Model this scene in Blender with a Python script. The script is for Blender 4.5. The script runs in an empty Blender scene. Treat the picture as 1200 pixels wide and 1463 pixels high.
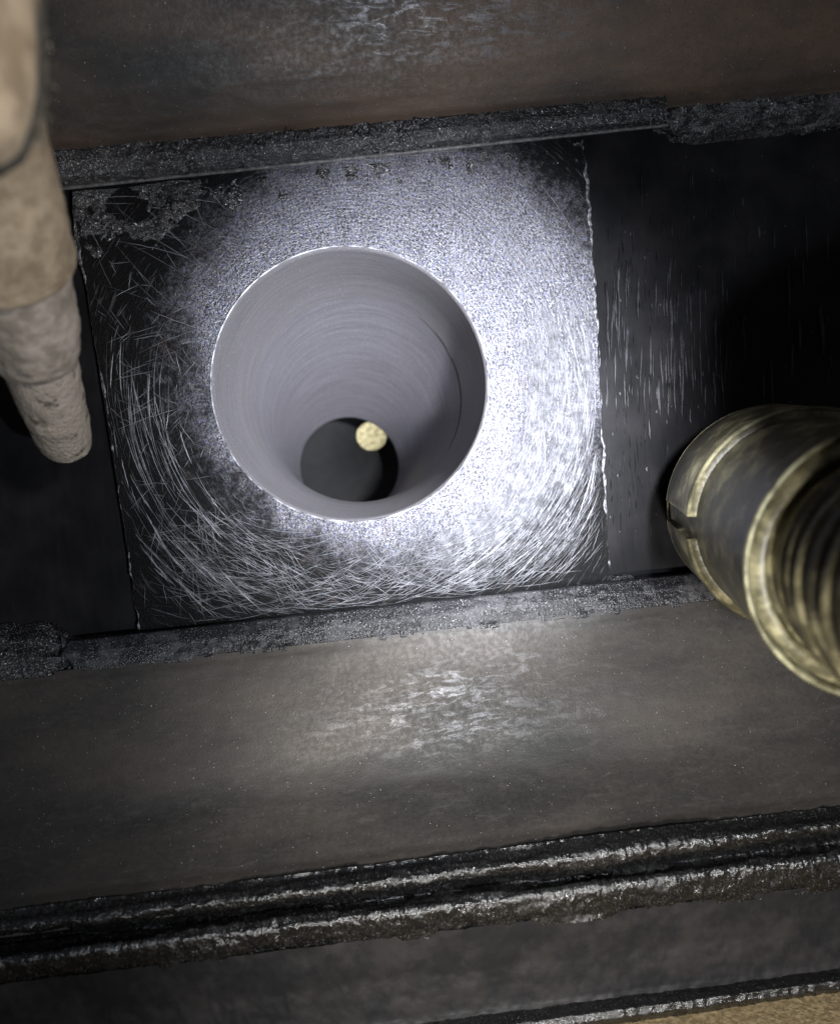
import bpy, math, random
import numpy as np
from mathutils import Vector, Matrix
random.seed(7); rng = np.random.default_rng(7)
S = bpy.context.scene
COL = S.collection
MM = 0.001

# ------------------------------------------------------------------ camera
# The bored face lies in the plane y = 0; x runs along the beams, z is up. The camera stands 211 mm in front.
F = 1057.0
CAM = np.array([0.0, -211.0, 0.0])
roll = math.radians(5.6)
Yc = np.array([-100.0, -8.5, -F]); Yc /= np.linalg.norm(Yc)
Xc = np.array([math.cos(roll), math.sin(roll), 0.0])
Xc[2] = -(Xc[0]*Yc[0] + Xc[1]*Yc[1]) / Yc[2]
Xc /= np.linalg.norm(Xc)
Zc = np.cross(Xc, Yc)
R = np.stack([Xc, Yc, Zc])
cam = bpy.data.cameras.new('camera'); camo = bpy.data.objects.new('camera', cam); COL.objects.link(camo)
camo.matrix_world = Matrix.Translation(Vector(CAM*MM)) @ Matrix([list(r) for r in R]).to_4x4()
cam.sensor_fit = 'VERTICAL'; cam.sensor_height = 36.0; cam.lens = F/1463.0*36.0
cam.clip_start = 0.002; cam.clip_end = 20.0
cam.dof.use_dof = True; cam.dof.focus_distance = 0.203; cam.dof.aperture_fstop = 11.0
S.camera = camo

def P(px, py, Y):
    """the point of the plane y = Y (mm) that is seen at (px, py) of the photograph"""
    px = np.asarray(px, float); py = np.asarray(py, float); Y = np.asarray(Y, float)
    d = np.stack(np.broadcast_arrays(px-600.0, 731.5-py, -F), -1) @ R.T
    t = (Y-CAM[1]) / d[..., 1]
    return CAM + d*t[..., None]

# ------------------------------------------------------------------ light and exposure
W = bpy.data.worlds.new('World'); S.world = W; W.use_nodes = True
W.node_tree.nodes['Background'].inputs[0].default_value = (0.75, 0.78, 0.85, 1)
W.node_tree.nodes['Background'].inputs[1].default_value = 0.075

def spot(name, loc, aim, energy, angle, blend, radius, color):
    d = bpy.data.lights.new(name, 'SPOT'); o = bpy.data.objects.new(name, d); COL.objects.link(o)
    d.energy = energy; d.spot_size = math.radians(angle); d.spot_blend = blend
    d.shadow_soft_size = radius*MM; d.color = color
    o.location = Vector(loc)*MM
    o.rotation_euler = (Vector(aim)-Vector(loc)).to_track_quat('-Z', 'Y').to_euler()
    return o
spot('torch', (58, -136, 16), tuple(P(660, 592, 0)), 6.2, 66, 1.0, 4.0, (0.92, 0.94, 1.0))
spot('phone_lamp', (44, -214, -42), (40, 0, -10), 1.15, 150, 1.0, 3.0, (0.86, 0.92, 1.0))
spot('pin_fill', (62, -232, 40), (-64, -88, 52), 1.0, 44, 0.9, 8.0, (1.0, 0.94, 0.86))  # unseen fill spot, added to brighten the pin
spot('warm_lamp', (16, -216, -76), (62, -40, -86), 2.2, 80, 0.8, 8.0, (1.0, 0.965, 0.91))
fill_back = bpy.data.lights.new('back_fill', 'POINT'); fill_back_o = bpy.data.objects.new('back_fill', fill_back); COL.objects.link(fill_back_o)  # hidden point light added to stand for daylight on the far wall
fill_back.energy = 0.24; fill_back.shadow_soft_size = 0.002; fill_back.color = (1.0, 0.95, 0.8)
S.view_settings.view_transform = 'Standard'; S.view_settings.look = 'None'
S.view_settings.exposure = 0.0; S.view_settings.gamma = 1.0
S.cycles.max_bounces = 6

# ------------------------------------------------------------------ helpers
def _hash(i, j, k, s):
    n = (i*374761393 + j*668265263 + k*2147483647 + s*1274126177) & 0xffffffff
    n = ((n ^ (n >> 13))*1274126177) & 0xffffffff
    return ((n ^ (n >> 16)) & 0xffff) / 65535.0
def vnoise(p, s=0):
    p = np.asarray(p, float); i = np.floor(p).astype(np.int64); f = p-i; f = f*f*(3-2*f)
    r = 0
    for a in (0, 1):
        for b in (0, 1):
            for c in (0, 1):
                w = (f[..., 0] if a else 1-f[..., 0])*(f[..., 1] if b else 1-f[..., 1])*(f[..., 2] if c else 1-f[..., 2])
                r = r + w*_hash(i[..., 0]+a, i[..., 1]+b, i[..., 2]+c, s)
    return r*2-1
def fbm(p, oct=4, s=0, g=0.5):
    p = np.asarray(p, float); a = 1; r = 0
    for o in range(oct):
        r = r + a*vnoise(p*2**o + 17.3*o, s+o); a *= g
    return r

def mesh_obj(name, verts, faces, mat, parent=None, base=(0, 0, 0), smooth=True, kind=None):
    v = (np.asarray(verts, float)-np.asarray(base, float))*MM
    me = bpy.data.meshes.new(name)
    me.from_pydata(v.tolist(), [], faces); me.update()
    if smooth: me.polygons.foreach_set('use_smooth', [True]*len(me.polygons))
    me.materials.append(mat)
    o = bpy.data.objects.new(name, me); COL.objects.link(o)
    if parent is not None: o.parent = parent
    else: o.location = Vector(base)*MM
    if kind: o['kind'] = kind
    return o

def thing(name, base, label, cat, group=None):
    o = bpy.data.objects.new(name, None); COL.objects.link(o); o.empty_display_size = 0.01
    o.location = Vector(base)*MM; o['label'] = label; o['category'] = cat
    if group: o['group'] = group
    return o

def grid_faces(nu, nv, wrap=False, off=0):
    f = []
    for i in range(nu-1):
        for j in range(nv if wrap else nv-1):
            j2 = (j+1) % nv
            f.append((off+i*nv+j, off+(i+1)*nv+j, off+(i+1)*nv+j2, off+i*nv+j2))
    return f

def loft(lines, nu, steps, x0=-420, x1=1600, rough=None, smooth=0):
    """lines: (y at px 0, y at px 1200, depth mm). Straight lines lofted into one sheet; rough(P, row, px, normal) displaces it."""
    us = np.linspace(x0, x1, nu)
    if x0 == -420: us = np.sort(np.concatenate([np.linspace(-60, 1260, nu-40), np.linspace(-420, -70, 20), np.linspace(1270, 1600, 20)]))
    rows = []; rid = []
    for k in range(len(lines)-1):
        a, b = np.array(lines[k], float), np.array(lines[k+1], float)
        n = steps[k]
        for m in range(n + (1 if k == len(lines)-2 else 0)):
            rows.append(a+(b-a)*m/n); rid.append(k+m/n)
    rows = np.array(rows); rid = np.array(rid)
    xx = us[:, None]; py = rows[None, :, 0] + (rows[None, :, 1]-rows[None, :, 0])*xx/1200.0
    pts = P(np.broadcast_to(xx, py.shape), py, np.broadcast_to(rows[None, :, 2], py.shape))
    du = np.gradient(pts, axis=0); dv = np.gradient(pts, axis=1)
    nn = np.cross(du, dv); nn /= np.linalg.norm(nn, axis=-1, keepdims=True)
    nn *= np.where(nn[..., 1:2] > 0, -1, 1)
    if smooth:
        kk = np.ones(smooth*2+1)/(smooth*2+1)
        for _ in range(3):
            dd = np.concatenate([np.full(smooth, pts[0, 0, 1]), pts[0, :, 1], np.full(smooth, pts[0, -1, 1])])
            ys = np.convolve(dd, kk, 'valid')
            pts = P(np.broadcast_to(xx, py.shape), py, np.broadcast_to(ys[None, :], py.shape))
        du = np.gradient(pts, axis=0); dv = np.gradient(pts, axis=1)
        nn = np.cross(du, dv); nn /= np.linalg.norm(nn, axis=-1, keepdims=True); nn *= np.where(nn[..., 1:2] > 0, -1, 1)
    if rough is not None:
        pts = pts + nn*rough(pts, np.broadcast_to(rid[None, :], py.shape), np.broadcast_to(xx, py.shape))[..., None]
    return pts.reshape(-1, 3), grid_faces(nu, len(rows))

def revolve(profile, a0, a1, n=96, ang=(0, 360), ref=(0, 0, 1), cap=False):
    """profile: (mm along the axis from a0 towards a1, radius)."""
    a0 = Vector(a0); ax = (Vector(a1)-a0).normalized()
    e1 = Vector(ref)-ax*Vector(ref).dot(ax); e1.normalize(); e2 = ax.cross(e1)
    full = abs(ang[1]-ang[0]) >= 360
    na = n if full else n+1
    v = []
    for (t, r) in profile:
        for k in range(na):
            th = math.radians(ang[0]+(ang[1]-ang[0])*k/n)
            q = a0+ax*t+(e1*math.cos(th)+e2*math.sin(th))*r
            v.append((q.x, q.y, q.z))
    f = grid_faces(len(profile), na, wrap=full)
    if cap and not full:
        f.append(tuple(i*na for i in range(len(profile))))
        f.append(tuple(i*na+na-1 for i in reversed(range(len(profile)))))
    return v, f

# ------------------------------------------------------------------ materials
class N:
    """tiny node builder; coordinates in mm of the object"""
    def __init__(s, name):
        s.m = bpy.data.materials.new(name); s.m.use_nodes = True
        s.t = s.m.node_tree; s.b = s.t.nodes['Principled BSDF']; s.L = s.t.links
        tc = s.t.nodes.new('ShaderNodeTexCoord'); mp = s.t.nodes.new('ShaderNodeMapping')
        mp.inputs['Scale'].default_value = (1000, 1000, 1000); s.L.new(tc.outputs['Object'], mp.inputs[0]); s.co = mp.outputs[0]
    def put(s, sock, v):
        if hasattr(v, 'is_linked') or isinstance(v, bpy.types.NodeSocket): s.L.new(v, sock)
        else: sock.default_value = v
    def scale(s, v):
        mp = s.t.nodes.new('ShaderNodeMapping'); mp.inputs['Scale'].default_value = v; s.L.new(s.co, mp.inputs[0]); return mp.outputs[0]
    def noise(s, scale=1.0, detail=4, rough=0.55, stretch=None, dist=0.0):
        n = s.t.nodes.new('ShaderNodeTexNoise'); n.inputs['Scale'].default_value = scale; n.inputs['Detail'].default_value = detail
        n.inputs['Roughness'].default_value = rough; n.inputs['Distortion'].default_value = dist
        s.L.new(s.scale(stretch) if stretch else s.co, n.inputs['Vector']); return n.outputs['Fac']
    def voro(s, scale=1.0, feature='F1', stretch=None, out='Distance'):
        n = s.t.nodes.new('ShaderNodeTexVoronoi'); n.feature = feature; n.inputs['Scale'].default_value = scale
        s.L.new(s.scale(stretch) if stretch else s.co, n.inputs['Vector']); return n.outputs[out]
    def ramp(s, fac, a, b, ca=0.0, cb=1.0):
        n = s.t.nodes.new('ShaderNodeMapRange'); n.clamp = True; n.interpolation_type = 'SMOOTHSTEP'
        s.put(n.inputs['Value'], fac); n.inputs['From Min'].default_value = a; n.inputs['From Max'].default_value = b
        n.inputs['To Min'].default_value = ca; n.inputs['To Max'].default_value = cb; return n.outputs[0]
    def math(s, op, a, b=0.0):
        n = s.t.nodes.new('ShaderNodeMath'); n.operation = op; s.put(n.inputs[0], a); s.put(n.inputs[1], b); return n.outputs[0]
    def mix(s, fac, a, b):
        n = s.t.nodes.new('ShaderNodeMix'); n.data_type = 'RGBA'; s.put(n.inputs[0], fac)
        for i, c in ((6, a), (7, b)):
            if isinstance(c, tuple): n.inputs[i].default_value = (*c, 1) if len(c) == 3 else c
            else: s.L.new(c, n.inputs[i])
        return n.outputs[2]
    def xyz(s):
        n = s.t.nodes.new('ShaderNodeSeparateXYZ'); s.L.new(s.co, n.inputs[0]); return n.outputs
    def bump(s, h, strength=0.5, dist=0.3, prev=None):
        n = s.t.nodes.new('ShaderNodeBump'); n.inputs['Strength'].default_value = strength; n.inputs['Distance'].default_value = dist*MM
        s.L.new(h, n.inputs['Height'])
        if prev is not None: s.L.new(prev, n.inputs['Normal'])
        return n.outputs[0]
    def done(s, color, rough, metal=0.0, normal=None, spec=0.5):
        b = s.b
        if isinstance(color, tuple): b.inputs['Base Color'].default_value = (*color, 1)
        else: s.L.new(color, b.inputs['Base Color'])
        s.put(b.inputs['Roughness'], rough); s.put(b.inputs['Metallic'], metal); b.inputs['Specular IOR Level'].default_value = spec
        if normal is not None: s.L.new(normal, b.inputs['Normal'])
        return s.m

def mat_beam(name, tint=(0.075, 0.058, 0.046), x0=8.0, xw=34.0, z0=-19.0, zw=11.0, sheen_amt=0.25):
    n = N(name)
    big = n.noise(0.03, 5, 0.6, (0.35, 1, 1))
    streak = n.noise(0.55, 6, 0.72, (0.30, 1, 1), 0.8)
    patch = n.noise(0.05, 4, 0.6, (0.5, 1, 1))
    speck = n.noise(1.9, 3, 0.6); glint_n = n.noise(2.6, 1, 0.5)
    c = n.mix(n.ramp(big, 0.35, 0.68), (0.022, 0.021, 0.020), tint)
    c = n.mix(n.ramp(streak, 0.50, 0.70, 0, 0.5), c, (0.070, 0.063, 0.057))
    c = n.mix(n.ramp(speck, 0.58, 0.72, 0, 0.6), c, (0.012, 0.011, 0.010))
    X = n.math('ADD', n.math('ABSOLUTE', n.math('SUBTRACT', n.xyz()[0], x0)), n.math('MULTIPLY', n.math('SUBTRACT', patch, 0.5), 60.0))
    sheen = n.math('MULTIPLY', n.ramp(streak, 0.47, 0.62), n.math('MULTIPLY', n.ramp(X, 0.0, xw, 1.0, 0.0), n.ramp(n.math('ADD', n.math('ABSOLUTE', n.math('SUBTRACT', n.xyz()[2], z0)), n.math('MULTIPLY', n.math('SUBTRACT', patch, 0.5), 20.0)), zw*0.3, zw*1.2, 1.0, 0.0)))
    glint = n.ramp(glint_n, 0.77, 0.80)
    c = n.mix(n.math('MULTIPLY', sheen, sheen_amt), c, (0.17, 0.175, 0.20))  # cool streaky sheen painted into the colour where the glint sits
    c = n.mix(glint, c, (0.55, 0.54, 0.52))  # pale specks painted as dust glints
    ro = n.math('SUBTRACT', n.ramp(n.noise(0.8, 4), 0.3, 0.7, 0.48, 0.62), n.math('MULTIPLY', sheen, 0.19))
    h = n.math('ADD', n.math('MULTIPLY', streak, 0.5), n.math('MULTIPLY', speck, 0.5))
    return n.done(c, ro, n.math('MAXIMUM', n.math('MULTIPLY', sheen, 0.55), 0.25), n.bump(h, 0.40, 0.22), 0.6)

def mat_crust(name, base=(0.010, 0.010, 0.011), dust=(0.12, 0.115, 0.11), amt=0.4, glint_amt=0.5, metal=0.0, ro=0.24, bs=1.0, spec=0.6, ds=0.20, fs=1.0):
    n = N(name)
    a = n.noise(fs, 5, 0.7); d = n.noise(ds, 6, 0.68); sp = n.noise(2.6, 2, 0.7)
    glint = n.ramp(sp, 0.61, 0.66, 0, glint_amt)
    c = n.mix(n.ramp(d, 0.50, 0.60, 0, amt), base, dust)
    c = n.mix(glint, c, (0.80, 0.80, 0.86))  # white specks painted as sparkle on the wet crust
    h = n.math('ADD', a, n.math('MULTIPLY', sp, 0.7))
    return n.done(c, n.ramp(d, 0.52, 0.64, ro, 0.45), n.math('MAXIMUM', n.math('MULTIPLY', glint, 0.8), metal), n.bump(h, bs, 0.5), spec)

def mat_plate(name):
    n = N(name)
    a = n.noise(0.5, 5, 0.6, (1, 1, 0.15)); b = n.noise(0.06, 4); s = n.noise(2.2, 3)
    c = n.mix(n.ramp(b, 0.35, 0.7), (0.006, 0.006, 0.007), (0.013, 0.0125, 0.014))
    c = n.mix(n.ramp(a, 0.62, 0.75, 0, 0.35), c, (0.02, 0.02, 0.023))
    return n.done(c, n.ramp(a, 0.3, 0.7, 0.45, 0.6), 0.0, n.bump(n.math('ADD', a, n.math('MULTIPLY', s, 0.3)), 0.35, 0.2), 0.11)

def mat_face():
    n = N('scratched_steel_face')
    x, y, z = n.xyz()
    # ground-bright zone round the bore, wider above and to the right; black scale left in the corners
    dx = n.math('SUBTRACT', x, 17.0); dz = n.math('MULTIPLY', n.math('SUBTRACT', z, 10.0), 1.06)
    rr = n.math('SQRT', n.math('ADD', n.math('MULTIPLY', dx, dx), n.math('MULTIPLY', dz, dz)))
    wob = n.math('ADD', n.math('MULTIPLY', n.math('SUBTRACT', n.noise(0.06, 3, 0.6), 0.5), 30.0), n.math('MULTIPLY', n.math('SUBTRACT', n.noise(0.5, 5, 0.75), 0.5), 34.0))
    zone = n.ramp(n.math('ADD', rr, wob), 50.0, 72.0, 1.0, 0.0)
    grit = n.noise(1.35, 4, 0.75); fine = n.noise(3.1, 2, 0.6)
    patch = n.noise(0.16, 4, 0.6)
    g = n.ramp(n.math('ADD', n.math('ADD', n.math('MULTIPLY', grit, 0.6), n.math('MULTIPLY', fine, 0.4)), n.math('MULTIPLY', n.math('SUBTRACT', patch, 0.5), 0.12)), 0.40, 0.60)
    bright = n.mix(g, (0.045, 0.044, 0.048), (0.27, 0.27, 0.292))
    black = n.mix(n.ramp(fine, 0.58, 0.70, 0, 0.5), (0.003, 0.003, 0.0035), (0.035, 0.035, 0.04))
    bright = n.mix(n.ramp(n.noise(0.9, 3, 0.7), 0.48, 0.62, 0, 0.8), bright, n.mix(g, (0.035, 0.035, 0.05), (0.20, 0.215, 0.34)))  # blue-violet sparkle of the ground steel put into the colour
    rust = n.ramp(n.noise(0.11, 4, 0.65), 0.60, 0.70, 0, 0.45)
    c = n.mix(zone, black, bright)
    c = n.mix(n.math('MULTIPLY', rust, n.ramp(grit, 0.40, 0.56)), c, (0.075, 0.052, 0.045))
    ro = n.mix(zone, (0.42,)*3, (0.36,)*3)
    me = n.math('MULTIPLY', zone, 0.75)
    th = n.math('ARCTAN2', z, x); r0 = n.math('SQRT', n.math('ADD', n.math('MULTIPLY', x, x), n.math('MULTIPLY', z, z)))
    cb = n.t.nodes.new('ShaderNodeCombineXYZ'); n.put(cb.inputs[0], n.math('MULTIPLY', r0, 1.0)); n.put(cb.inputs[1], n.math('MULTIPLY', th, 5.0)); n.put(cb.inputs[2], n.math('MULTIPLY', n.noise(0.04, 2), 9.0))
    sw = n.t.nodes.new('ShaderNodeTexNoise'); sw.inputs['Scale'].default_value = 1.5; sw.inputs['Detail'].default_value = 3; n.L.new(cb.outputs[0], sw.inputs['Vector'])
    swl = n.ramp(sw.outputs['Fac'], 0.60, 0.72)
    c = n.mix(n.math('MULTIPLY', swl, 0.40), c, (0.11, 0.112, 0.12))
    h = n.math('ADD', n.math('ADD', grit, n.math('MULTIPLY', fine, 0.7)), n.math('MULTIPLY', sw.outputs['Fac'], 0.8))
    return n.done(c, n.ramp(zone, 0, 1, 0.55, 0.38), me, n.bump(h, 0.75, 0.45), 0.15)

def mat_bore(name, col, rings=1.6, metal=0.3, ro=0.55):
    n = N(name)
    x, y, z = n.xyz()
    r1 = n.noise(1.0, 4, 0.6, (0.05, rings, 0.05)); f = n.noise(2.0, 3, 0.6); b = n.noise(0.05, 3)
    sp = n.noise(3.0, 1)
    c = n.mix(n.ramp(r1, 0.35, 0.65), tuple(k*0.82 for k in col), tuple(min(1, k*1.1) for k in col))
    c = n.mix(n.ramp(sp, 0.66, 0.76, 0, 0.55), c, (0.6, 0.6, 0.64))
    c = n.mix(n.ramp(f, 0.52, 0.70, 0, 0.35), c, tuple(k*0.55 for k in col))
    return n.done(c, ro, metal, n.bump(n.math('ADD', n.math('MULTIPLY', r1, 0.8), n.math('MULTIPLY', f, 0.35)), 0.35, 0.2), 0.4)

def mat_simple(name, c0, c1, ro=0.5, metal=0.0, sc=0.5, bump=0.4, dist=0.3, spec=0.5, lo=0.38, hi=0.64):
    n = N(name)
    a = n.noise(sc, 5, 0.65); f = n.noise(sc*4, 3)
    c = n.mix(n.ramp(a, lo, hi), c0, c1)
    return n.done(c, ro, metal, n.bump(n.math('ADD', a, n.math('MULTIPLY', f, 0.4)), bump, dist), spec)

M_up = mat_beam('rusty_brown_steel', (0.115, 0.075, 0.052), 5.0, 62.0, 20.0, 20.0, 0.55)
M_lo = mat_beam('grey_brown_steel', (0.060, 0.049, 0.041), 8.0, 58.0, -19.0, 14.0, 0.22)
M_crust = mat_crust('black_grease_crust', base=(0.006, 0.006, 0.007), glint_amt=1.0, amt=0.10, ro=0.16, bs=0.9, spec=0.9)
M_ridge = mat_crust('black_weld_ridge', base=(0.004, 0.004, 0.004), glint_amt=0.12, amt=0.0, metal=0.0, ro=0.21, bs=0.45, spec=1.0, fs=1.7)
M_under_face = mat_simple('grey_oiled_steel', (0.010, 0.010, 0.011), (0.022, 0.020, 0.020), 0.55, 0.1, 0.10, 0.5, 0.3, 0.3)
M_crust_dusty = mat_crust('dusty_grease_crust', base=(0.014, 0.014, 0.016), dust=(0.048, 0.047, 0.052), amt=0.8, glint_amt=0.30, bs=0.7, ds=0.11)
M_under = mat_plate('dark_oiled_steel')
M_plate = mat_plate('oiled_plate')
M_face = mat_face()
M_side = mat_simple('block_side_steel', (0.05, 0.05, 0.055), (0.2, 0.2, 0.21), 0.5, 0.4)
M_mouth = mat_bore('machined_mouth', (0.15, 0.145, 0.156), 2.2, 0.2, 0.5)
M_taper = mat_bore('machined_taper', (0.15, 0.145, 0.164), 1.4, 0.2, 0.55)
M_dark = mat_simple('bore_shade', (0.018, 0.018, 0.02), (0.045, 0.045, 0.05), 0.6, 0.0, 0.12)  # dark colour stands in for shade inside the bore
M_edge = mat_simple('worn_bright_edge', (0.04, 0.04, 0.045), (0.32, 0.32, 0.345), 0.4, 0.5, 0.7, 0.9, 0.4)
M_rim = mat_simple('bright_rim', (0.04, 0.04, 0.045), (0.34, 0.34, 0.37), 0.4, 0.3, 0.16, 0.1, 0.1)
M_scr = mat_simple('bright_scratch', (0.11, 0.112, 0.122), (0.24, 0.245, 0.265), 0.42, 0.3, 0.3, 0.4, 0.3, 0.5, 0.36, 0.62)
M_scr_dim = mat_simple('dull_scratch', (0.004, 0.004, 0.005), (0.03, 0.03, 0.036), 0.5, 0.2, 0.12)
M_lip = mat_simple('dusty_lip', (0.06, 0.06, 0.06), (0.15, 0.145, 0.145), 0.7, 0.0, 0.8)
M_dust = mat_simple('tan_dust', (0.150, 0.115, 0.078), (0.26, 0.208, 0.148), 0.9, 0.0, 0.16, 0.5, 0.5, 0.2)
M_dust_grey = mat_simple('grey_dust', (0.165, 0.142, 0.118), (0.28, 0.245, 0.21), 0.9, 0.0, 0.2, 0.7, 0.6, 0.2)
M_crack = mat_simple('cracked_dust', (0.09, 0.075, 0.06), (0.29, 0.252, 0.215), 0.9, 0.0, 0.30, 0.9, 1.1, 0.2, 0.33, 0.45)
M_olive = mat_simple('olive_metal', (0.060, 0.053, 0.029), (0.25, 0.225, 0.13), 0.42, 0.0, 0.16, 0.5, 0.5, 0.4, 0.44, 0.70)
M_thread = mat_simple('dark_olive_thread', (0.022, 0.019, 0.010), (0.14, 0.125, 0.07), 0.5, 0.1, 0.16, 0.5, 0.5, 0.5, 0.46, 0.70)
M_brass = mat_simple('worn_brass_edge', (0.06, 0.053, 0.026), (0.27, 0.25, 0.15), 0.48, 0.2, 0.13)
M_sand = mat_simple('sandy_ground', (0.20, 0.145, 0.075), (0.38, 0.29, 0.16), 0.9, 0.0, 0.6, 0.8, 0.6, 0.2)
M_end = mat_simple('bore_end_shade', (0.0025, 0.0025, 0.003), (0.006, 0.006, 0.007), 0.8, 0.0, 0.2)  # near-black colour paints the deep shade at the end of the bore
M_far = mat_simple('speckled_tan', (0.13, 0.115, 0.06), (0.70, 0.67, 0.50), 0.8, 0.0, 0.7, 0.8, 0.6, 0.3, 0.40, 0.58)

# ------------------------------------------------------------------ ground and far wall (structure)
g = mesh_obj('ground', *(lambda a: (a, [(0, 1, 2, 3)]))([(-300, -260, -128.5), (300, -260, -128.5), (300, 260, -128.5), (-300, 260, -128.5)]), M_sand, kind='structure')
# ------------------------------------------------------------------ bored block
BC = P(503, 548, 0)
blk = thing('bored_block', tuple(BC), 'square steel block with a big stepped round hole and swirl-scratched bright face', 'steel block')
N_A = 256
def outline(k):
    th = 2*math.pi*k/N_A
    return th
def on_outline(th):
    # ray from the bore centre to the block's four-sided outline, in the face plane
    c = [P(101, 265, 0), P(837, 190, 0), P(872, 845, 0), P(203, 918, 0)]
    d = np.array([math.sin(th), math.cos(th)])
    best = None
    for i in range(4):
        a = np.array([c[i][0]-BC[0], c[i][2]-BC[2]]); b = np.array([c[(i+1) % 4][0]-BC[0], c[(i+1) % 4][2]-BC[2]])
        m = np.array([d, a-b]).T
        try: t, s = np.linalg.solve(m, a)
        except np.linalg.LinAlgError: continue
        if t > 0 and -1e-6 <= s <= 1+1e-6 and (best is None or t < best): best = t
    return BC+np.array([d[0]*best, 0, d[1]*best])
R0 = 39.2
fv = []; NR = 40
for k in range(N_A):
    th = 2*math.pi*k/N_A; o_ = on_outline(th); i_ = BC+np.array([math.sin(th)*R0, 0, math.cos(th)*R0])
    for j in range(NR+1):
        fv.append(i_+(o_-i_)*j/NR)
fv = np.array(fv)
fv[:, 1] += 0.10*fbm(fv*0.12, 3, 5)
ff = []
for k in range(N_A):
    k2 = (k+1) % N_A
    for j in range(NR): ff.append((k*(NR+1)+j, k*(NR+1)+j+1, k2*(NR+1)+j+1, k2*(NR+1)+j))
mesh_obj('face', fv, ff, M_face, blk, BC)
# sides of the block, set back from the face
sv = []; sf = []
for k in range(N_A):
    o_ = on_outline(2*math.pi*k/N_A); sv += [o_+np.array([0, 0.02, 0]), o_+np.array([0, 60, 0])]
for k in range(N_A):
    k2 = (k+1) % N_A; sf.append((2*k, 2*k+1, 2*k2+1, 2*k2))
mesh_obj('block_side', sv, sf, M_side, blk, BC, smooth=False)

def ring(c, r, n=128):
    th = np.arange(n)*2*math.pi/n
    return np.stack([c[0]+r*np.sin(th), np.full(n, c[1]), c[2]+r*np.cos(th)], -1)
def tube(sections, name, mat, parent, n=128, kind=None):
    v = np.concatenate([ring(c, r, n) for c, r in sections]); return mesh_obj(name, v, grid_faces(len(sections), n, True), mat, parent, BC, kind=kind)
def lerp(a, b, t): return np.asarray(a)+(np.asarray(b)-np.asarray(a))*t
C1 = P(516, 566, 38.0); R1 = 34.2
C2 = P(500, 666, 110.0); R2 = 21.3
RA = R0-0.5
def mouth_at(t): return lerp(BC, C1, t), RA+(R1-RA)*t
def taper_at(t): return lerp(C1, C2, t), R1+(R2-R1)*t
(A_c, A_r), (D_c, D_r) = mouth_at(0.5), taper_at(0.32)
def blend_at(u):     # eased bend between the two cones
    a, b, d = (1-u)**2, 2*u*(1-u), u*u
    return A_c*a+C1*b+D_c*d, A_r*a+R1*b+D_r*d
M_c, M_r = blend_at(0.42)
secs = [(BC, R0), (BC+np.array([0, 0.5, 0]), RA)]+[mouth_at(t) for t in np.linspace(0.06, 0.46, 8)]+[blend_at(u) for u in np.linspace(0, 0.42, 8)]
tube(secs, 'bore_mouth', M_mouth, blk)
tube([(BC+np.array([0, -0.1, 0]), R0+0.25), (BC+np.array([0, -0.14, 0]), R0+0.05), (BC+np.array([0, 0.3, 0]), R0-0.25)], 'bore_rim', M_rim, blk)
# tapered sleeve, then a dark arc that paints the step's shadow line
tube([blend_at(u) for u in np.linspace(0.42, 1, 10)]+[taper_at(t) for t in np.linspace(0.36, 1, 18)], 'tapered_sleeve', M_taper, blk)
sv_ = []
for k in range(61):
    th = math.radians(40+90*k/60.0); w = math.sin(math.pi*k/60.0)**0.6
    for dr, dy in ((0.12, -0.9*w), (-0.25*w, -0.5*w), (-0.30*w, 0.1), (0.12, 0.5*w)):
        r = M_r+dr; sv_.append(M_c+np.array([math.sin(th)*r, dy, math.cos(th)*r]))
mesh_obj('step_shade', sv_, grid_faces(61, 4), M_dark, blk, BC)
C3 = P(503, 668, 150.0)
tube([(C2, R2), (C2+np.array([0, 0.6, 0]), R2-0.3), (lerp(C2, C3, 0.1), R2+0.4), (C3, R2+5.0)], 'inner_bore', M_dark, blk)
# end disc of the inner bore with a small off-centre through hole
HC = P(531, 622, 150.0); HR = 7.3
v = np.concatenate([ring(HC, HR, 64), ring(C3, R2+5.5, 64), ring(HC+np.array([0, 6, 0]), HR, 64)])
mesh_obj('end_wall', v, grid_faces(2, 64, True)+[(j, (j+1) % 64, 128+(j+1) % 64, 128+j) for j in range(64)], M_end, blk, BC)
far = mesh_obj('wall', [HC+np.array([a, 60.0, b]) for a, b in ((-90, -90), (90, -90), (90, 90), (-90, 90))], [(0, 1, 2, 3)], M_far, base=tuple(HC+np.array([0, 60.0, 0])), smooth=False, kind='structure')

fill_back_o.location = Vector(HC+np.array([-30, 22, 20]))*MM
# worn side edges of the block: narrow rough ribbons
def ribbon(pts_px, Y, w0, w1, jit, h, n=160):
    pts_px = np.array(pts_px, float); s = np.linspace(0, 1, len(pts_px)); t = np.linspace(0, 1, n)
    px = np.interp(t, s, pts_px[:, 0]); py = np.interp(t, s, pts_px[:, 1])
    px = px+jit*fbm(np.stack([t*41, t*0, t*0+pts_px[0, 0]], -1), 3, 3)
    w = w0+(w1-w0)*np.clip(0.35+0.8*fbm(np.stack([t*19, t*0+3, t*0+pts_px[0, 1]], -1), 5, 9, 0.7), 0, 1.2)
    d = np.stack([np.gradient(px), np.gradient(py)], -1); d /= np.linalg.norm(d, axis=1, keepdims=True)
    nx, ny = -d[:, 1], d[:, 0]
    a = P(px+nx*w, py+ny*w, Y); b = P(px, py, Y-h*(0.8+0.2*rng.random(n))); c = P(px-nx*w, py-ny*w, Y)
    v = np.stack([a, b, c], 1).reshape(-1, 3)
    return v, grid_faces(n, 3)
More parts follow.
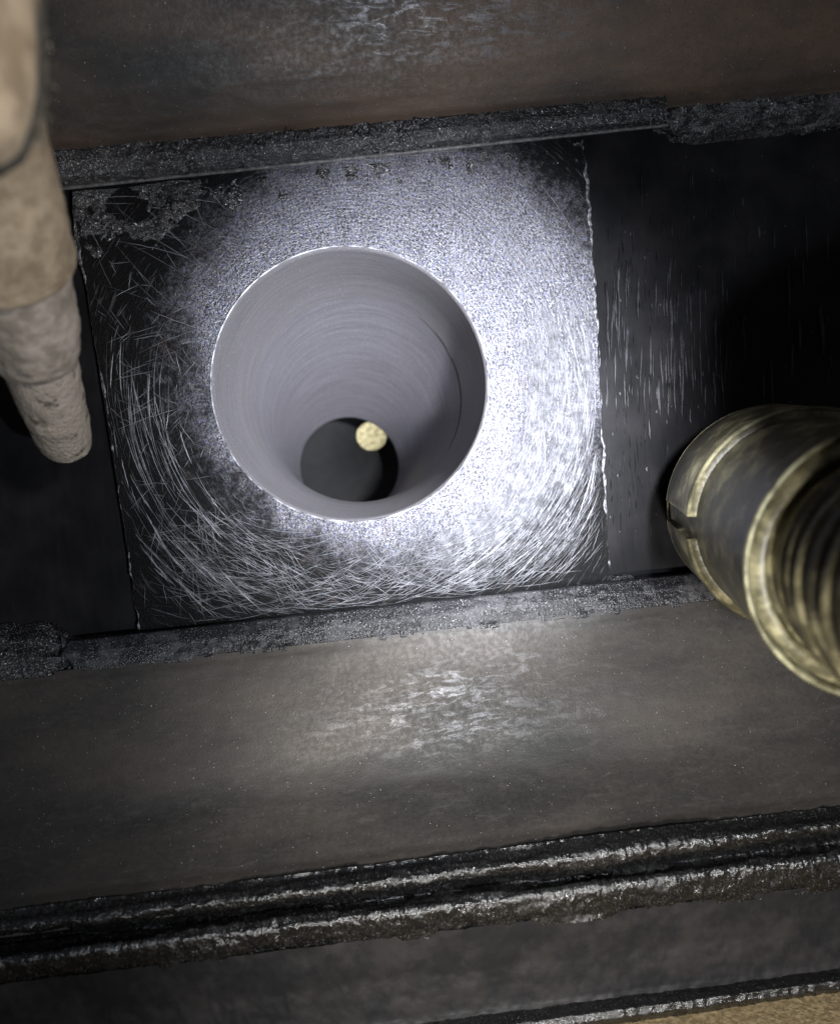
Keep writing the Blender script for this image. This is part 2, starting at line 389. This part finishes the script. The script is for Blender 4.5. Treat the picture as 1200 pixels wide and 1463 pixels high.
for pts in ([(104, 280), (113, 350), (126, 430), (150, 560), (165, 660), (180, 760), (192, 850), (200, 908)],
            [(834, 200), (841, 300), (850, 420), (857, 560), (863, 680), (870, 830)]):
    v, f = ribbon(pts, -0.02, 0.25, 2.0, 2.0, 0.15, 300)
    mesh_obj('worn_edge', v, f, M_edge, blk, BC, smooth=False)

# scratches: raised burrs as short curved ridges, all of one block joined (thousands)
def scratch_mesh(strokes):
    V = []; Fc = []
    for (px, py, w, Y) in strokes:
        n = len(px); d = np.stack([np.gradient(px), np.gradient(py)], -1); d /= np.linalg.norm(d, axis=1, keepdims=True)+1e-9
        tap = np.sin(np.linspace(0.12, math.pi-0.12, n))**0.5*w
        nx, ny = -d[:, 1]*tap, d[:, 0]*tap
        a = P(px+nx, py+ny, Y); b = P(px, py, Y-0.05); c = P(px-nx, py-ny, Y)
        off = len(V)*0+sum(len(q) for q in V)
        V.append(np.stack([a, b, c], 1).reshape(-1, 3)); Fc += grid_faces(n, 3, off=off)
    return np.concatenate(V), Fc
def inside(px, py):
    yt = 268-0.105*(px-93)+8; yb = 917-0.1086*(px-95)-4
    xl = 104+(py-280)*0.155; xr = 834+(py-200)*0.057
    return (px > xl+5) & (px < xr-4) & (py > yt) & (py < yb) & (np.hypot(px-503, py-548) > 205)
def arcs(count, th_rng, r_rng, len_rng, w_rng, cj, out, slope=0.25):
    k = 0; tries = 0
    while k < count and tries < count*20:
        tries += 1
        r = rng.uniform(*r_rng); th = math.radians(rng.uniform(*th_rng)); L = rng.uniform(*len_rng)
        cx, cy = 503+rng.normal(0, cj), 548+rng.normal(0, cj)
        m = 11; dt = L/r; t = th+np.linspace(-0.5, 0.5, m)*dt
        rr = r*(1+slope*rng.normal()*np.linspace(-0.5, 0.5, m)*dt)
        px = cx+rr*np.cos(t)+rng.normal(0, 0.25, m); py = cy+rr*np.sin(t)+rng.normal(0, 0.25, m)
        if not inside(px, py).all(): continue
        out.append((px, py, rng.uniform(*w_rng), -0.16)); k += 1
st = []
arcs(110, (112, 184), (270, 440), (40, 190), (0.2, 0.55), 12, st, 0.06)        # long sparse swirls low on the left
arcs(26, (112, 184), (270, 440), (30, 110), (0.55, 0.95), 22, st, 0.1)
arcs(160, (120, 200), (250, 380), (6, 30), (0.15, 0.45), 45, st, 1.2)
arcs(700, (52, 135), (258, 400), (12, 70), (0.12, 0.42), 26, st, 0.6)        # fine strokes below the hole
arcs(900, (-15, 62), (255, 440), (25, 160), (0.12, 0.42), 14, st, 0.10)      # dense swirl on the lower right
arcs(60, (-12, 60), (270, 440), (30, 160), (0.45, 0.8), 18, st, 0.2)
arcs(260, (5, 115), (290, 480), (15, 90), (0.12, 0.45), 30, st, 0.4)
arcs(90, (-42, 0), (270, 400), (20, 90), (0.15, 0.45), 16, st, 0.2)
arcs(110, (165, 222), (240, 390), (6, 34), (0.15, 0.6), 80, st, 3.0)         # short random nicks on the left
v, f = scratch_mesh(st)
mesh_obj('scratches', v, f, M_scr, blk, BC, smooth=False, kind='stuff')

def smear(name, x0, x1, y0, y1, nu, nv, thr, sc, seed, mat, bias=None, depth=-0.05, amp=1.4):
    xx, yy = np.meshgrid(np.linspace(x0, x1, nu), np.linspace(y0, y1, nv), indexing='ij')
    yy = yy-0.105*(xx-x0)
    p = P(xx, yy, depth); h = amp*(fbm(p*sc, 5, seed, 0.55)-thr)
    if bias is not None: h = h+bias((xx-x0)/(x1-x0), np.linspace(0, 1, nv)[None, :]+0*xx)
    p[..., 1] -= np.maximum(h, -0.6)
    return mesh_obj(name, p.reshape(-1, 3), grid_faces(nu, nv), mat, blk, BC, kind='stuff')
smear('grease_smear', 106, 350, 276, 372, 220, 90, 0.25, 0.13, 131, M_crust, lambda u, w: 0.9*np.clip(1-w*2.2-0.2*u, -1.5, 1)-1.5*np.clip(u-0.7, 0, 1))
smear('grease_lump', 330, 830, 256, 300, 300, 50, 0.72, 0.34, 139, M_crust, lambda u, w: 0.35*(1-w*2), amp=0.9)
# ------------------------------------------------------------------ oiled side plates
def plate(poly, Y, label, nx=2):
    base = P(np.mean([p[0] for p in poly]), np.mean([p[1] for p in poly]), Y)
    t = thing('side_plate', tuple(base), label, 'steel plate')
    a, b, c, d = [P(p[0], p[1], Y) for p in poly]
    n = 60; vv = []
    for i in range(n):
        for j in range(n):
            u, w = i/(n-1), j/(n-1); vv.append((a*(1-u)+b*u)*(1-w)+(d*(1-u)+c*u)*w)
    vv = np.array(vv); vv[:, 1] += 0.5*fbm(vv*0.03, 3, 11)
    mesh_obj('plate', vv, grid_faces(n, n), M_plate, t, base)
    return t, base
pl, plb = plate([(-460, 160), (250, 100), (250, 1000), (-460, 1040)], 3.0, 'narrow black oily steel plate left of the bored block, behind the dusty tan pin')
pr, prb = plate([(800, 60), (1640, 0), (1640, 1000), (800, 1000)], 2.5, 'black oily steel plate right of the bored block with faint upright scratches')
def vert_scratches(count, xr, yr, out, w=(0.4, 1.0), L=(15, 70)):
    for _ in range(count):
        x = rng.uniform(*xr); y = rng.uniform(*yr); l = rng.uniform(*L); m = 5
        t = np.linspace(-0.5, 0.5, m); dx = rng.normal(0.02, 0.03)
        out.append((x+t*l*dx+rng.normal(0, 0.3, m), y+t*l, rng.uniform(*w), 1.75))
st = []; vert_scratches(130, (862, 1040), (390, 580), st); vert_scratches(35, (870, 1190), (250, 620), st); vert_scratches(14, (1060, 1190), (330, 560), st, (0.8, 1.8)); vert_scratches(90, (865, 1195), (215, 780), st, (0.5, 1.7), (2, 7)); vert_scratches(160, (862, 1060), (300, 760), st, (0.2, 0.5), (6, 40))
v, f = scratch_mesh(st); mesh_obj('scratches', v, f, M_scr_dim, pr, prb, smooth=False, kind='stuff')

# ------------------------------------------------------------------ upper beam
ub = P(600, 150, -8)
up = thing('upper_beam', tuple(ub), 'rusty brown steel beam across the top above the bored block', 'steel beam')
v, f = loft([(-210, -330, -47), (-60, -180, -37), (20, -100, -30.6), (90, -28, -24.6), (150, 35, -18.9), (190, 76, -14.6), (214, 104, -10.5), (232, 124, -8.6), (240, 132, -3)], 420, [10, 12, 10, 10, 8, 6, 6, 4], smooth=4, rough=lambda p, r, x: 0.35*fbm(p*np.array([0.02, 0.06, 0.06]), 3, 21)+0.06*fbm(p*np.array([0.25, 0.8, 0.8]), 3, 22))
mesh_obj('beam_face', v, f, M_up, up, ub)
def end_sink(p, x, e, side, depth=5.0, w=26.0):
    d = (x-e)*side + 14*fbm(p*0.35, 3, 301)
    return -depth*np.clip(1-d/w, 0, 1)
def strip_rough(amp, sc, seed, e=None, side=1):
    def fn(p, r, x):
        a = fbm(p*sc, 4, seed, 0.6); q = np.clip(fbm(p*sc*0.25, 3, seed+5)+0.4, 0, 1.3)
        return amp*a*q+(end_sink(p, x, e, side) if e is not None else 0)
    return fn
v, f = loft([(206, 96, -8.2), (222, 116, -9.3), (240, 131, -9.6), (262, 146, -8.6), (277, 150, -6.0), (281, 154, -5.0)], 900, [8, 10, 14, 10, 4], x0=60, x1=952, rough=strip_rough(0.75, 0.6, 31))
mesh_obj('weld_strip', v, f, M_crust, up, ub)
v, f = loft([(276.5, 150, -6.0), (279, 152.5, -6.3), (281, 154.5, -6.0), (282, 155.5, -0.2)], 500, [2, 2, 2], x0=60, x1=954, rough=lambda p, r, x: 0.07*fbm(p*0.4, 3, 41))
mesh_obj('strip_lip', v, f, M_lip, up, ub)
v, f = loft([(235, 122, -6.0), (262, 146, -5.5), (292, 166, -2.0), (310, 185, 2.2)], 260, [10, 10, 8], x0=940, x1=1600, rough=strip_rough(1.8, 0.25, 51, 944, 1))
mesh_obj('weld_end', v, f, M_crust, up, ub)

# ------------------------------------------------------------------ lower beam
lb = P(600, 905, -10)
lo = thing('lower_beam', tuple(lb), 'grey-brown steel beam across the bottom below the bored block with rough double ridge', 'steel beam')
v, f = loft([(968, 838, -8.0), (985, 853, -9.6), (1060, 925, -11.8), (1180, 1042, -17.5), (1285, 1135, -29), (1316, 1163, -34.6), (1340, 1187, -36.0)], 420, [6, 14, 20, 18, 8, 6], smooth=5, rough=lambda p, r, x: 0.3*fbm(p*np.array([0.02, 0.06, 0.06]), 3, 61)+0.05*fbm(p*np.array([0.25, 0.8, 0.8]), 3, 62))
mesh_obj('beam_face', v, f, M_lo, lo, lb)
v, f = loft([(924, 794, 1.0), (927, 797, -4.6), (945, 813, -7.0), (960, 829, -8.2), (972, 841, -8.8), (975, 844, -7.0)], 1000, [3, 10, 10, 6, 2], x0=88, x1=1600,
            rough=lambda p, r, x: 0.6*fbm(p*0.35, 5, 71, 0.6)*np.clip(fbm(p*0.09, 3, 76)*1.2+0.35+0.25*(r-2), 0.05, 1.2)*np.clip((x-250)/260+0.25*(r-1.5), 0.08, 1)+end_sink(p, x, 84, 1, 3.0, 14.0))
mesh_obj('weld_strip', v, f, M_crust_dusty, lo, lb)
v, f = loft([(895, 765, 2.4), (915, 785, -3.0), (945, 815, -7.0), (972, 842, -9.4), (978, 848, -8.0)], 160, [8, 10, 10, 3], x0=-420, x1=100, rough=strip_rough(2.0, 0.25, 81, 96, -1))
mesh_obj('weld_end', v, f, M_crust, lo, lb)
bead = lambda p, r, x: 0.30*fbm(p*0.42, 4, 91, 0.68)+0.95*fbm(p*np.array([0.045, 0.09, 0.09]), 3, 92)-1.5*(1-np.clip((x+20)/420.0, 0, 1)**0.7)*np.clip(np.minimum(r-1, 7-r), 0, 1)
v, f = loft([(1302, 1150, -32), (1316, 1163, -35.6), (1324, 1171, -37.6), (1334, 1181, -38.2), (1344, 1191, -37.2), (1352, 1200, -31.0), (1357, 1205, -31.0), (1366, 1216, -37.4), (1378, 1230, -38.4), (1396, 1250, -37.2), (1412, 1268, -35.0)], 1300, [5, 6, 8, 8, 8, 5, 8, 8, 10, 8], smooth=2, rough=bead)
mesh_obj('weld_ridge', v, f, M_ridge, lo, lb)
v, f = loft([(1406, 1262, -36.2), (1470, 1322, -34), (1530, 1375, -33.5), (1542, 1385, -33.8)], 420, [12, 14, 6], rough=lambda p, r, x: 0.25*fbm(p*0.12, 3, 95)+0.12*fbm(p*0.8, 3, 96))
mesh_obj('bottom_flange', v, f, M_under_face, lo, lb)
v, f = loft([(1538, 1381, -33.0), (1549, 1391, -36), (1560, 1401, -38.4), (1572, 1412, -38.8), (1582, 1422, -36), (1588, 1428, -12)], 600, [6, 6, 6, 6, 3], rough=lambda p, r, x: 0.25*fbm(p*0.12, 3, 97)+0.22*fbm(p*0.7, 3, 98))
mesh_obj('flange_edge', v, f, M_ridge, lo, lb)

# ------------------------------------------------------------------ dusty pin on the left
def along(stations, n=72):
    """stations: (px, py, depth, radius in photo px) swept as one lathe-like skin, rings square to the local axis"""
    cs = [Vector(P(s[0], s[1], s[2])) for s in stations]
    v = []
    for i, s in enumerate(stations):
        a = cs[max(0, i-1)]; b = cs[min(len(cs)-1, i+1)]; ax = (cs[-1]-cs[0]).normalized()
        e1 = (Vector((1, 0, 0))-ax*ax.x).normalized(); e2 = ax.cross(e1)
        r = s[3]/F*(cs[i].y-CAM[1])
        for k in range(n):
            th = 2*math.pi*k/n; q = cs[i]+(e1*math.cos(th)+e2*math.sin(th))*r; v.append(tuple(q))
    return np.array(v), grid_faces(len(stations), n, True)
def densify(st, m=8):
    st = np.array(st, float); t = np.arange(len(st)); tt = np.linspace(0, len(st)-1, (len(st)-1)*m+1)
    return np.stack([np.interp(tt, t, st[:, k]) for k in range(4)], -1)
T0 = P(97, 640, -28); T1 = P(8, 374, -74)
pb = T1
pin = thing('dusty_pin', tuple(pb), 'stepped tan pin caked in dust hanging down at the upper left', 'pin')
def pin_part(name, prof, mat, amp=0.25, seed=0, a0=T0, a1=T1):
    """prof: (fraction of the way from the tip to the collar edge, radius mm)"""
    L = np.linalg.norm(T1-T0); pr = np.array(prof, float); t = np.arange(len(pr)); tt = np.linspace(0, len(pr)-1, (len(pr)-1)*9+1)
    pr = np.stack([np.interp(tt, t, pr[:, 0])*L, np.interp(tt, t, pr[:, 1])], -1)
    v, f = revolve([tuple(q) for q in pr], a0, a1, n=110); v = np.array(v)
    ax = (np.asarray(a1)-np.asarray(a0)); ax = ax/np.linalg.norm(ax)
    rad = v-np.asarray(a0); al = rad@ax; rad = rad-al[:, None]*ax; rl = np.linalg.norm(rad, axis=1, keepdims=True); nrm = rad/np.maximum(rl, 1e-6)
    v = v+nrm*(amp*fbm(v*0.28, 5, seed, 0.55)*np.clip(rl[:, 0]/3, 0, 1))[:, None]
    return mesh_obj(name, v, f, mat, pin, pb)
pin_part('pin_tip', [(0.0, 0.05), (0.0, 3.0), (0.008, 4.6), (0.03, 5.6), (0.08, 6.1), (0.25, 6.6), (0.42, 7.0), (0.66, 7.3)], M_crack, 0.32, 101)
pin_part('pin_sleeve', [(0.55, 6.9), (0.565, 7.9), (0.60, 8.6), (0.66, 9.1), (0.74, 9.5), (0.88, 9.8), (1.02, 10.0)], M_dust_grey, 0.35, 103)
pin_part('pin_collar', [(0.995, 9.0), (0.985, 10.6), (0.99, 11.3), (1.005, 11.6), (1.05, 11.7), (1.2, 11.8), (1.5, 11.9), (2.2, 11.9)], M_dust, 0.3, 105)
c0 = P(-70, 222, -122)
pin_part('pin_cap', [(0.0, 0.05), (0.0, 3.0), (0.02, 5.2), (0.06, 7.0), (0.12, 8.0), (0.2, 8.4), (0.9, 8.4)], M_dust, 0.25, 107, c0, P(-54, -130, -118))
pin_part('cap_shade', [(0.0, 0.05), (0.0, 3.4), (0.02, 5.8), (0.06, 7.8), (0.12, 8.8), (0.2, 9.3), (0.9, 9.3)], mat_simple('gap_shade', (0.02, 0.017, 0.013), (0.05, 0.044, 0.034), 0.9, 0.0, 1.0), 0.3, 109, P(-68, 232, -118), P(-50, -120, -114))  # dark shell added to paint the gap's shadow round the cap
# lint where cap meets collar, coloured dark to stand in for the crease's shadow
hv = []; hf = []
for _ in range(1600):
    y = rng.uniform(20, 205); x = 34+8*math.sin((y-20)/185*3.1)+abs(rng.normal(0, 11))
    a = P(x, y, -113+rng.uniform(-2.5, 3)); d = rng.normal(0, 1, 3); d /= np.linalg.norm(d); d *= rng.uniform(0.6, 1.8); w = np.cross(d, rng.normal(0, 1, 3)); w *= 0.05/np.linalg.norm(w)
    k = len(hv); hv += [a-w, a+w, a+d*0.6+w*0.7+rng.normal(0, 0.12, 3), a+d]; hf += [(k, k+1, k+2), (k+1, k+3, k+2)]
mesh_obj('lint', hv, hf, mat_simple('shaded_lint', (0.03, 0.027, 0.02), (0.09, 0.08, 0.06), 0.9), pin, pb, smooth=False, kind='stuff')
# ------------------------------------------------------------------ olive coupling on the right
A0 = Vector(P(1088, 716, -24)); A1 = Vector(P(1282, 808, -92))
axl = (A1-A0).length
fit = thing('pipe_coupling', tuple(A0), 'olive brass ringed coupling with a notched collar at the right edge', 'coupling')
axd = (A1-A0).normalized()
fb = tuple(A0)
RF = 25.0
def fit_part(name, prof, mat, **kw):
    v, f = revolve(prof, A0, A1, **kw); return mesh_obj(name, v, f, mat, fit, fb)
left = Vector((-1, 0, 0))
fit_part('coupling_body', [(-24, 12), (-14, 17), (-3, 22), (0, 23.6), (3, 24.0), (30, 23.8), (50, 24.0), (axl-6, 24.3), (axl-2, 24.5)], M_olive, n=128)
# collar with a notch towards the bored block
for a in ((6, 354),):
    fit_part('collar', [(5, 23.6), (5.2, 25.3), (6, 25.7), (28.5, 25.7), (29.5, 25.2), (29.7, 23.6)], M_olive, n=160, ang=a, ref=left, cap=True)
def torus_arc(name, t, r, w, mat, ang=(0, 360)):
    prof = [(t+w*math.cos(q), r+w*math.sin(q)) for q in np.linspace(0, 2*math.pi, 9)]
    return fit_part(name, prof, mat, n=160, ang=ang, ref=left)
torus_arc('worn_ring', 5.6, 25.4, 0.35, M_brass, (6, 354))
torus_arc('worn_ring', 29.0, 25.35, 0.6, M_brass, (6, 354))
torus_arc('worn_ring', 0.4, 24.2, 0.3, M_brass)
# front rim and recessed threaded mouth
fit_part('rim', [(axl-2.6, 24.5), (axl-1.0, 25.2), (axl-0.2, 25.35), (axl+0.2, 25.0), (axl+0.1, 24.5), (axl-0.9, 24.1), (axl-2.5, 23.8)], M_brass, n=160)
fit_part('shoulder', [(axl-2.4, 23.9), (axl-1.2, 23.2), (axl-0.4, 21.9), (axl-0.6, 21.2), (axl-3.0, 20.9), (axl-3.0, 19.6)], M_olive, n=160)
fit_part('neck', [(axl-3.2, 19.7), (axl+0.4, 19.8), (axl+1.0, 20.4), (axl+3.5, 20.6), (axl+4.2, 19.9), (axl+40, 19.5), (axl+56, 19.3)], M_olive, n=128)
for k, (t, w) in enumerate(((6.6, 1.0), (11.0, 1.3), (16.5, 1.2), (21.5, 1.4), (27.0, 1.2), (33.0, 1.4), (39.0, 1.3))):
    fit_part('rib', [(axl+t-w, 19.6), (axl+t-w*0.6, 20.5), (axl+t, 20.9), (axl+t+w*0.6, 20.5), (axl+t+w, 19.6)], M_olive if k % 2 else M_thread, n=128)
print('tris', sum(len(o.data.polygons) for o in S.objects if o.type == 'MESH'))
